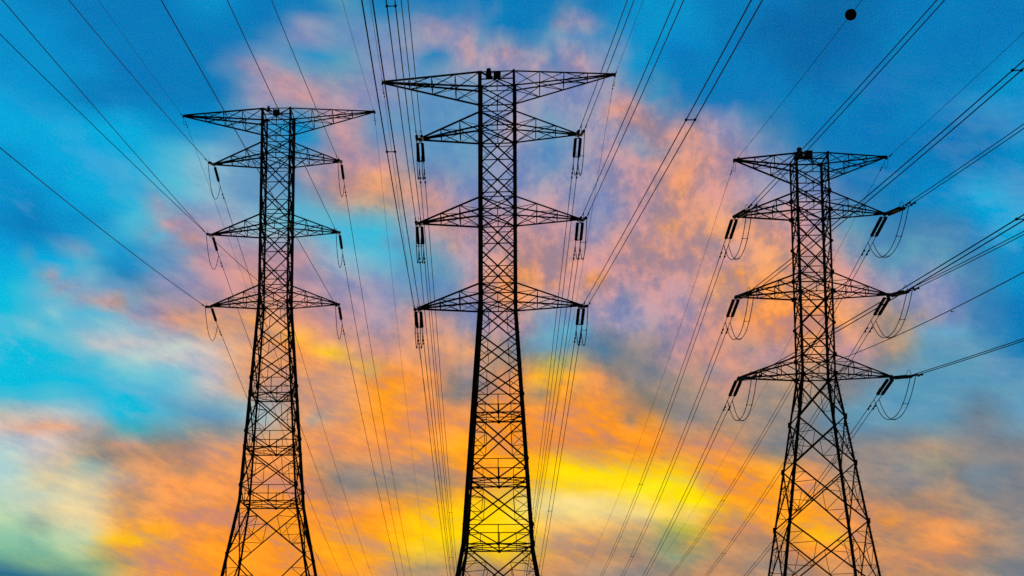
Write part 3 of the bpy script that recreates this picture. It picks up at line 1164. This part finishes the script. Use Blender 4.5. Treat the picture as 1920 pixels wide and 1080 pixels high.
def build_insulator(ti, side, arm, d, S):
    tip = tip_pos(ti, side, arm) + Vector((0, 0, -0.15))
    end = Vector(S)
    v = (end - tip); L = v.length; ax = v.normalized()
    h = Vector((ax.x, ax.y, 0)).normalized()
    lat = Vector((0, 0, 1)).cross(h)
    if lat.x < 0: lat = -lat
    upv = ax.cross(lat)
    if upv.z < 0: upv = -upv
    root = empty('insulator', tip)
    twin = ti != 1
    if d == 'f':
        lab = '%s insulator hanging long below %s' % ('twin' if twin else 'single-string', place(ti, side, arm))
    else:
        lab = '%s insulator seen end-on above %s' % ('stubby twin' if twin and ti == 2 else ('slanted twin' if twin else 'short single-string'), place(ti, side, arm))
    tag(root, lab, 'insulator', 'insulators at the crossarm tips')
    l0 = 0.42; l1 = 0.34
    s = {1: 0.0, 2: 0.215, 3: 0.195}[ti]
    rad = 0.138 if twin else 0.15
    m = MB()
    m.tube([Vector((0, 0, 0.12)), ax*0.12, ax*(l0 - 0.06)], 0.035, 6)
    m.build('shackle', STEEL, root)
    offs = (-s, s) if twin else (0.0,)
    for o in offs:
        m = MB()
        a = ax*l0 + lat*o
        b = ax*(L - l1) + lat*o
        m.lathe(a, b, disc_profile((b - a).length, rad), 12)
        m.build('insulator_string', GLASS, root, smooth=False)
    for q, w0 in ((l0 - 0.02, s), (L - l1 + 0.02, s)):
        if twin:
            m = MB()
            c = ax*q
            sgn = -1 if q < 1 else 1
            m.plate([c - lat*(s + 0.05), c + lat*(s + 0.05), c + lat*(s*0.9) + ax*0.10*sgn, c - lat*(s*0.9) + ax*0.10*sgn], upv, 0.025)
            m.build('yoke_plate', STEEL, root)
    for o in offs:
        m = MB()
        m.tube([ax*(L - l1 + 0.05) + lat*o, ax*(L - 0.05) + lat*(SEP[ti]*(1 if o > 0 else -1) if twin else 0), ax*(L + 0.1) + lat*(SEP[ti]*(1 if o > 0 else -1) if twin else 0)], [0.035, 0.045, 0.03], 6)
        m.build('tension_clamp', STEEL, root)
    # arcing horn at the live end
    m = MB()
    c = ax*(L - l1 + 0.02)
    if ti == 3:
        pts = []
        for i in range(11):
            a = math.pi*i/10
            pts.append(c - ax*0.05 + lat*(-0.16*math.cos(a)) + upv*(0.28*math.sin(a) + 0.02) + Vector((0, 0, 0.22*math.sin(a))))
        m.tube(pts, 0.018, 5)
    else:
        m.tube([c, c + upv*0.22 - ax*0.02, c + upv*0.45 - ax*0.12], 0.018, 5)
    m.build('arcing_horn', STEEL, root)


def add_damper(root, S, q, d, t, lat, small=False):
    """Stockbridge vibration damper under the wire"""
    m = MB()
    k = 0.7 if small else 1.0
    off = Vector((0, 0, -0.09*k))
    o = Vector(S)
    a = wire_pt(S, q, d, t - 0.36*k, lat) + off - o
    b = wire_pt(S, q, d, t + 0.36*k, lat) + off - o
    c = wire_pt(S, q, d, t, lat) - o
    ax = (b - a).normalized()
    m.tube([a, b], 0.014, 5)
    for p, sg in ((a, 1), (b, -1)):
        m.lathe(p - ax*0.1*k, p + ax*0.14*k, [(0, 0.04*k), (0.03*k, 0.082*k), (0.2*k, 0.078*k), (0.24*k, 0.04*k)], 8)
    m.box((c + (a + b)/2)/2, 0.05*k, 0.05*k, 0.14*k)
    m.build('vibration_damper', STEEL, root)


def build_wire(rec):
    ti, side, arm, d, S, q, sps = rec
    twin = ti != 1 and arm != 'z0' and side != 'C'
    Lw = 400.0 if d == 'f' else (TOWERS[ti]['Y'] + 45.0)
    nseg = 90
    if side == 'C':
        nm = 'ground_cable'
        lab = 'single cable from shaft of %s %s' % (TNAME[ti], 'rising to the near corner of the frame' if d == 'n' else 'descending away beyond it')
        lab = {(1, 'n'): 'single cable from shaft of left pylon, rising to upper left', (1, 'f'): 'single cable descending away from shaft of left pylon',
               (3, 'n'): 'single cable from shaft of right pylon, rising towards the right edge'}[(ti, d)]
        cat, grp, r = 'cable', 'cables tied to the pylon shafts', 0.024
    elif arm == 'z0':
        nm = 'earth_wire'
        lab = 'thin earth wire %s %s' % ('rising overhead from' if d == 'n' else 'descending away from', place(ti, side, arm))
        cat, grp, r = 'wire', 'thin earth wires on the top crossarms', 0.0155
    else:
        nm = 'power_line'
        lab = '%s conductor %s %s' % ('twin' if twin else 'single', 'rising overhead from' if d == 'n' else 'descending away from', place(ti, side, arm))
        cat, grp, r = 'power line', 'conductors strung between the pylons', 0.030
    root = empty(nm, S)
    tag(root, lab, cat, grp)
    lats = (-SEP[ti], SEP[ti]) if twin else (0.0,)
    for lat in lats:
        m = MB()
        pts = []
        for i in range(nseg + 1):
            t = Lw*(i/nseg)**1.3
            pts.append(wire_pt(S, q, d, t, lat) - Vector(S))
        m.tube(pts, r, 6)
        m.build('conductor', WIRE, root)
        if side != 'C':
            if d == 'f':
                add_damper(root, S, q, d, 2.6 if arm != 'z0' else 1.6, lat, arm == 'z0')
                if ti == 2 and arm != 'z0':
                    add_damper(root, S, q, d, 1.3, lat, True)
            else:
                add_damper(root, S, q, d, 1.5 if arm != 'z0' else 1.1, lat, True if arm == 'z0' or ti < 3 else False)
    if twin:
        for t in sps:
            m = MB()
            a = wire_pt(S, q, d, t, -SEP[ti]) - Vector(S)
            b = wire_pt(S, q, d, t, SEP[ti]) - Vector(S)
            m.tube([a, b], 0.026, 6)
            ax = (wire_pt(S, q, d, t + 1, 0) - wire_pt(S, q, d, t, 0)).normalized()
            for p in (a, b):
                m.lathe(p - ax*0.06, p + ax*0.06, [(0, 0.045), (0.02, 0.07), (0.10, 0.07), (0.12, 0.045)], 8)
            m.build('spacer', STEEL, root)


def build_jumper(ti, side, arm, recs):
    (Sf, qf), (Sn, qn) = recs['f'], recs['n']
    tip = tip_pos(ti, side, arm)
    root = empty('jumper_cable', tip)
    if arm == 'z0':
        tag(root, 'short slack earth jumper under %s' % place(ti, side, arm), 'jumper cable', 'slack jumpers under the crossarm tips')
        P0 = wire_pt(Sf, qf, 'f', 0.7); P3 = wire_pt(Sn, qn, 'n', 0.5)
        m = MB(); pts = []
        for i in range(17):
            u = i/16
            p = lerp(P0, P3, u); p.z -= 0.75*(1 - abs(2*u - 1)**2.2)
            pts.append(p - tip)
        m.tube(pts, 0.014, 5); m.build('jumper_wire', WIRE, root)
        return
    twin = ti != 1
    tag(root, '%s jumper loop drooping under %s' % ('twin' if twin else 'single', place(ti, side, arm)), 'jumper cable', 'slack jumpers under the crossarm tips')
    dip = {1: 3.6, 2: 3.35, 3: 3.45}[ti]
    mids = []
    for lat in ((-SEP[ti], SEP[ti]) if twin else (0.0,)):
        P0 = wire_pt(Sf, qf, 'f', 0.75 if ti != 3 else 0.9, lat)
        P3 = wire_pt(Sn, qn, 'n', 0.35 if ti != 3 else 0.6, lat)
        m = MB(); pts = []
        zlow = tip.z - dip - 0.04*lat
        for i in range(33):
            u = i/32
            p = lerp(P0, P3, u)
            w = 1 - abs(2*u - 1)**2.3
            z = p.z + (zlow - (P0.z + P3.z)/2)*w
            # hangs from a short horizontal bulge at both ends
            q = Vector((p.x, p.y, z))
            pts.append(q - tip)
        m.tube(pts, 0.032, 6); m.build('jumper_wire', WIRE, root)
        mids.append(pts)
    if twin:
        for k in (14, 25):
            m = MB()
            m.tube([mids[0][k], mids[1][k]], 0.022, 6)
            for p in (mids[0][k], mids[1][k]):
                m.lathe(p - Vector((0, 0.05, 0)), p + Vector((0, 0.05, 0)), [(0, 0.035), (0.02, 0.055), (0.08, 0.055), (0.10, 0.035)], 7)
            m.build('spacer', STEEL, root)


JP = {}
BALL = None
for rec in WIRES:
    ti, side, arm, d, S, q, sps = rec
    if side != 'C' and arm != 'z0':
        build_insulator(ti, side, arm, d, S)
    build_wire(rec)
    if side != 'C':
        JP.setdefault((ti, side, arm), {})[d] = (S, q)
    if (ti, side, arm, d) == (3, 'L', 'z0', 'n'):
        BALL = (S, q, sps[0])
for (ti, side, arm), recs in JP.items():
    build_jumper(ti, side, arm, recs)

# aviation marker ball on the earth wire ----------------------------------
S, q, t = BALL
c = wire_pt(S, q, 'n', t)
root = empty('marker_ball', c)
tag(root, 'round dark aviation marker ball on an earth wire near the top edge', 'marker ball')
depth = c.y*math.cos(PITCH) + (c.z - 1.6)*math.sin(PITCH)
rb = 0.5*21.0*depth/2731.0
ax = (wire_pt(S, q, 'n', t + 1) - c).normalized()
m = MB()
pr = [(rb - rb*math.cos(math.pi*i/18), max(0.004, rb*math.sin(math.pi*i/18))) for i in range(19)]
m.lathe(-ax*rb, ax*rb, pr, 28)
m.build('shell', REDP, root, smooth=True)
for sg in (-1, 1):
    m = MB()
    m.lathe(ax*sg*(rb - 0.02), ax*sg*(rb + 0.09), [(0, 0.05), (0.08, 0.045), (0.11, 0.028)], 10)
    m.build('clamp', STEEL, root)
m = MB()
m.lathe(-ax*0.015, ax*0.015, [(0, rb*1.0), (0.004, rb*1.03), (0.026, rb*1.03), (0.03, rb*1.0)], 28)
m.build('seam_flange', REDP, root)

# a bird far off -----------------------------------------------------------
def px_dir(px, py):
    u = (px - 715.649)/2731.265; v = (989.791 - py)/2731.265
    d = camo.matrix_world.to_3x3() @ Vector((u, v, -1))
    return d.normalized()


bp = Vector((0, 0, 1.6)) + px_dir(1784.5, 584.5)*230.0
m = MB()
body = [(-0.20, 0.012, 0.0), (-0.15, 0.03, 0.0), (-0.06, 0.055, 0.0), (0.03, 0.06, 0.005), (0.11, 0.045, 0.015), (0.15, 0.035, 0.03), (0.19, 0.03, 0.04), (0.215, 0.01, 0.038), (0.24, 0.004, 0.034)]
m.tube([(x, 0, z) for x, r, z in body], [r for x, r, z in body], 10)
for s in (-1, 1):      # raised, bent wings
    rt = [(0.08, s*0.03, 0.03), (-0.06, s*0.03, 0.03)]
    md = [(0.12, s*0.20, 0.15), (-0.03, s*0.20, 0.14)]
    ti_ = [(0.02, s*0.42, 0.02), (-0.05, s*0.40, 0.02)]
    q = [*rt, *md, *ti_]
    th = [0.02, 0.02, 0.014, 0.014, 0.006, 0.006]
    vs = [Vector(p) + Vector((0, 0, h)) for p, h in zip(q, th)] + [Vector(p) - Vector((0, 0, h)) for p, h in zip(q, th)]
    m.add(vs, [(0, 2, 3, 1), (2, 4, 5, 3), (6, 7, 9, 8), (8, 9, 11, 10), (0, 6, 8, 2), (2, 8, 10, 4), (4, 10, 11, 5), (5, 11, 9, 3), (3, 9, 7, 1), (1, 7, 6, 0)])
o = m.build('bird', FEATHER)
o.location = bp
o.rotation_euler = (0.1, -0.3, R(115))
tag(o, 'tiny dark bird in flight below the lone cable at right', 'bird')

# ---------------------------------------------------------------- render
scene.render.engine = 'CYCLES'
scene.cycles.max_bounces = 4
